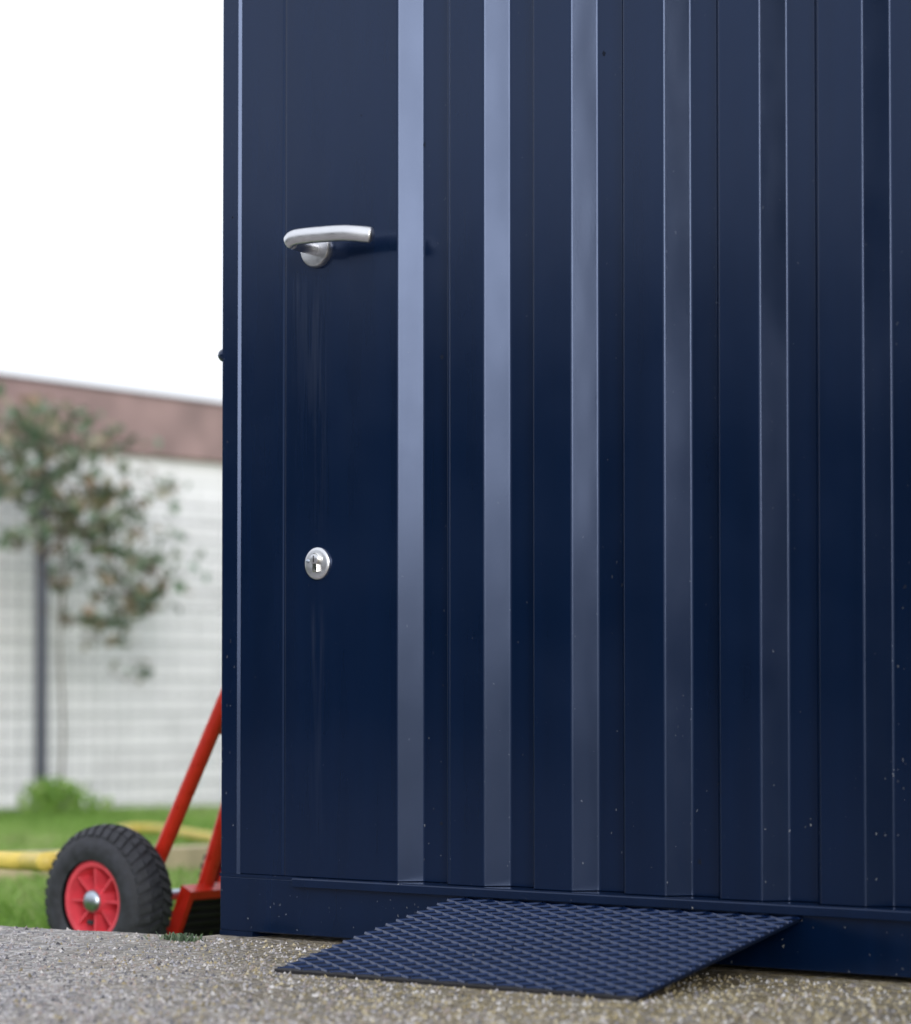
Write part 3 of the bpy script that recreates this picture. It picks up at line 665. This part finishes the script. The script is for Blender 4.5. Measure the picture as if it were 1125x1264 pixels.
# fine twigs reaching into the leaf clumps
tw = []
for (px, py, rx, ry, n_) in cl:
    for _ in range(3):
        a = (px + random.uniform(-1, 1) * rx, py + random.uniform(-1, 1) * ry); b = (a[0] - random.uniform(10, 34) * (1 if px > 60 else -0.4), a[1] + random.uniform(-22, 14))
        m_ = ((a[0] + b[0]) / 2 + random.uniform(-6, 6), (a[1] + b[1]) / 2 + random.uniform(-6, 6)); tw.append(stem([(b[0], b[1], 0.0), (m_[0], m_[1], 0.03), (a[0], a[1], 0.0)], 0.005))
v, f = merge(tw); o = obj('twigs', v, f, BARK, cp, True); o['kind'] = 'stuff'
# weeds at the foot of the post
wd = empty('weed_clump', (FX + 0.3, at(70, 990, 0, FX + 0.3).y, FZ + 0.01), 'bushy green weed clump at the foot of the fence post', 'weed')
poly, tn = leaves([(70, 982, 26, 12, 200), (85, 993, 40, 9, 160), (66, 972, 10, 8, 40)], 0.035, FX + 0.3, 0.08)
facecloud('foliage', poly, tn * 0.75 + 0.1, GRASSM, wd)

# grass: blades over the visible garden and some margin, one uncountable mass
def grass(n_):
    dep = np.sqrt(rng.uniform(4.4 ** 2, 16.3 ** 2, n_ * 2)); px = rng.uniform(-330, 420, n_ * 2)
    fwd = np.array(FH); rt = np.array(RT); c = np.array(CAM)
    P = c[None, :2] + dep[:, None] * fwd[None, :2] + ((px - W0 / 2) / F * dep)[:, None] * rt[None, :2]
    ok = (P[:, 0] < -0.12) & (P[:, 1] > edge_y(P[:, 0]) + 0.03) & (P[:, 0] > FX - 0.45)
    ok &= ~((P[:, 0] > wc.x - 0.2) & (P[:, 0] < -0.3) & (P[:, 1] > wc.y - 0.1) & (P[:, 1] < wc.y + AX + 0.1) & (rng.random(len(P)) < 0.5))
    P = P[ok][:n_]; m_ = len(P)
    z = ground_z(P[:, 0]) - 0.02 + 0.012 * np.sin(P[:, 0] * 2.3 + P[:, 1] * 1.1) * np.cos(P[:, 1] * 1.7 - P[:, 0] * 0.6) * (P[:, 0] < -1.2)
    patch = 0.5 + 0.5 * np.sin(P[:, 0] * 1.9 + 1.3) * np.sin(P[:, 1] * 2.7) 
    h = rng.uniform(0.03, 0.075, m_) * (0.7 + 0.6 * patch); wdt = rng.uniform(0.0025, 0.005, m_); an = rng.uniform(0, 6.283, m_); ln_ = rng.normal(0, 0.5, (m_, 2)) * h[:, None]
    b = np.column_stack([P, z]); s = np.column_stack([np.cos(an), np.sin(an), np.zeros(m_)]) * wdt[:, None]
    mid_ = b + np.column_stack([ln_ * 0.35, h * 0.6]); tip_ = b + np.column_stack([ln_, h])
    return np.stack([b - s, b + s, mid_ + s * 0.8, tip_, mid_ - s * 0.8], 1), np.clip(rng.normal(0.2 + 0.5 * patch, 0.2, m_), 0, 1)
poly, tn = grass(80000); o = facecloud('grass', poly, tn, GRASSM); tag(o, 'short bright green lawn grass between slab and fence', 'grass', kind='stuff')
poly_tuft = rng.normal(size=(60, 2)) * (0.012, 0.006)
def tuft(px, py, n_, name, label):
    c0 = at(px, py, 2, 0.0); ex = empty(name, (c0.x, c0.y, 0), label, 'moss'); B = np.column_stack([rng.normal(0, 0.016, n_) + c0.x, rng.normal(0, 0.006, n_) + c0.y, np.zeros(n_)])
    an = rng.uniform(0, 6.28, n_); h = rng.uniform(0.004, 0.011, n_); s = np.column_stack([np.cos(an), np.sin(an), np.zeros(n_)]) * 0.0016
    tp = B + np.column_stack([rng.normal(0, 0.004, (n_, 2)), h]); facecloud('leaf_blades', np.stack([B - s, B + s, tp + s * .5, tp - s * .5], 1), rng.random(n_) * 0.5, IVY, ex)
tuft(224, 1161, 160, 'moss_tuft', 'small dark moss tuft near the slab edge beside the container')

# pale edging board and yellow hose on the lawn
ed0, ed1 = at(-260, 1100, 2, -0.15), at(430, 1080, 2, -0.15)
def zat(p): return float(ground_z(p.x))
print('edging', ed0, ed1)
dv = (ed1 - ed0); dv.z = 0; L_ = dv.length; dv.normalize(); sv_ = Vector((-dv.y, dv.x, 0))
if sv_.dot(FH) < 0: sv_ = -sv_
V, Fc = [], []
nseg = 24
for k_ in range(nseg + 1):
    c = ed0 + dv * (L_ * k_ / nseg); zz = zat(c) - 0.05; tpz = zat(c) + 0.085
    for (o_, z_) in ((0, zz), (0, tpz), (0.09, tpz), (0.09, zz)): q = c + sv_ * o_; V.append((q.x, q.y, z_))
for k_ in range(nseg):
    for j in range(4): Fc.append((k_ * 4 + j, k_ * 4 + (j + 1) % 4, k_ * 4 + 4 + (j + 1) % 4, k_ * 4 + 4 + j))
Fc += [(0, 1, 2, 3), (nseg * 4 + 3, nseg * 4 + 2, nseg * 4 + 1, nseg * 4)]
o = obj('edging_board', V, Fc, TIMBER); tag(o, 'pale weathered timber edging board lying across the lawn', 'board')
hp = []
for (a, b, up_) in ((-220, 1050, 0), (-60, 1058, 0), (30, 1063, 0.0), (75, 1060, 0), (110, 1042, 0), (150, 1024, 0), (195, 1023, 0), (250, 1032, 0), (330, 1044, 0), (420, 1040, 0)):
    p = at(a, b, 2, -0.16)
    for _ in range(6): p = at(a, b, 2, zat(p) + 0.10 * (a < 80) + 0.05)
    hp.append(p)
pp = bez(hp, 90); v, f = tube(pp, 0.0175, 12); o = obj('garden_hose', v, f, YELLOW, None, True); tag(o, 'yellow garden hose looping over the lawn behind the hand truck', 'hose')

# ------------------------------------------------------------------ unseen dark hedges, added to darken what the container's gloss reflects
def hedge(name, a, b, h, th, label, n_):
    a, b = Vector((*a, 0)), Vector((*b, 0)); d_ = (b - a).normalized(); s_ = Vector((-d_.y, d_.x, 0)); L = (b - a).length
    z0 = float(ground_z((a.x + b.x) / 2)) - 0.05
    hd = empty(name, ((a + b) / 2).to_tuple()[:2] + (z0,), label, 'hedge')
    nu, nv = 40, 24; V, Fc = [], []
    for i in range(nu + 1):
        for j in range(nv):
            an = math.pi * 2 * j / nv; cx_, cz = math.cos(an), math.sin(an)
            ex = math.copysign(abs(cx_) ** 0.5, cx_) * th / 2 * (1 + 0.12 * math.sin(i * 1.7 + j)); ez = h / 2 + math.copysign(abs(cz) ** 0.5, cz) * h / 2 * (1 + 0.05 * math.sin(i * 1.3) * (cz > 0))
            p = a + d_ * (L * i / nu) + s_ * ex; V.append((p.x, p.y, z0 + ez))
    for i in range(nu):
        for j in range(nv): Fc.append((i * nv + j, i * nv + (j + 1) % nv, (i + 1) * nv + (j + 1) % nv, (i + 1) * nv + j))
    Fc += [tuple(range(nv)), tuple(nu * nv + j for j in range(nv))[::-1]]
    obj('inner_growth', V, Fc, simple(name + '_core', (0.015, 0.024, 0.013), 0.8), hd)
    u = rng.random(n_) * L; an = rng.uniform(-0.5, math.pi + 0.5, n_); ca, sa = np.cos(an), np.sin(an)
    ex = np.sign(ca) * np.abs(ca) ** .5 * th / 2 * rng.uniform(0.95, 1.15, n_); ez = h / 2 + np.sign(sa) * np.abs(sa) ** .5 * h / 2 * rng.uniform(0.97, 1.1, n_)
    P = np.array(a)[None] + u[:, None] * np.array(d_)[None] + ex[:, None] * np.array(s_)[None]; P[:, 2] = z0 + ez
    q = rng.normal(size=(n_, 3)); q /= np.linalg.norm(q, axis=1)[:, None]; r_ = np.cross(q, rng.normal(size=(n_, 3))); r_ /= np.linalg.norm(r_, axis=1)[:, None]
    s = rng.uniform(0.08, 0.2, (n_, 1)); facecloud('foliage', np.stack([P - q * s, P + r_ * s * .6, P + q * s, P - r_ * s * .6], 1), rng.random(n_), HEDGE, hd)
hedge('unseen_hedge', (-16, -4.5), (-1.0, -15.5), 3.15, 1.6, 'unseen tall dark hedge added for its reflection in the flat panels', 5000)
hedge('unseen_hedge', (5.46, -3.46), (9.5, 2.6), 4.6, 1.0, 'unseen dark hedge added to darken the reflections in the right-hand ribs', 4000)
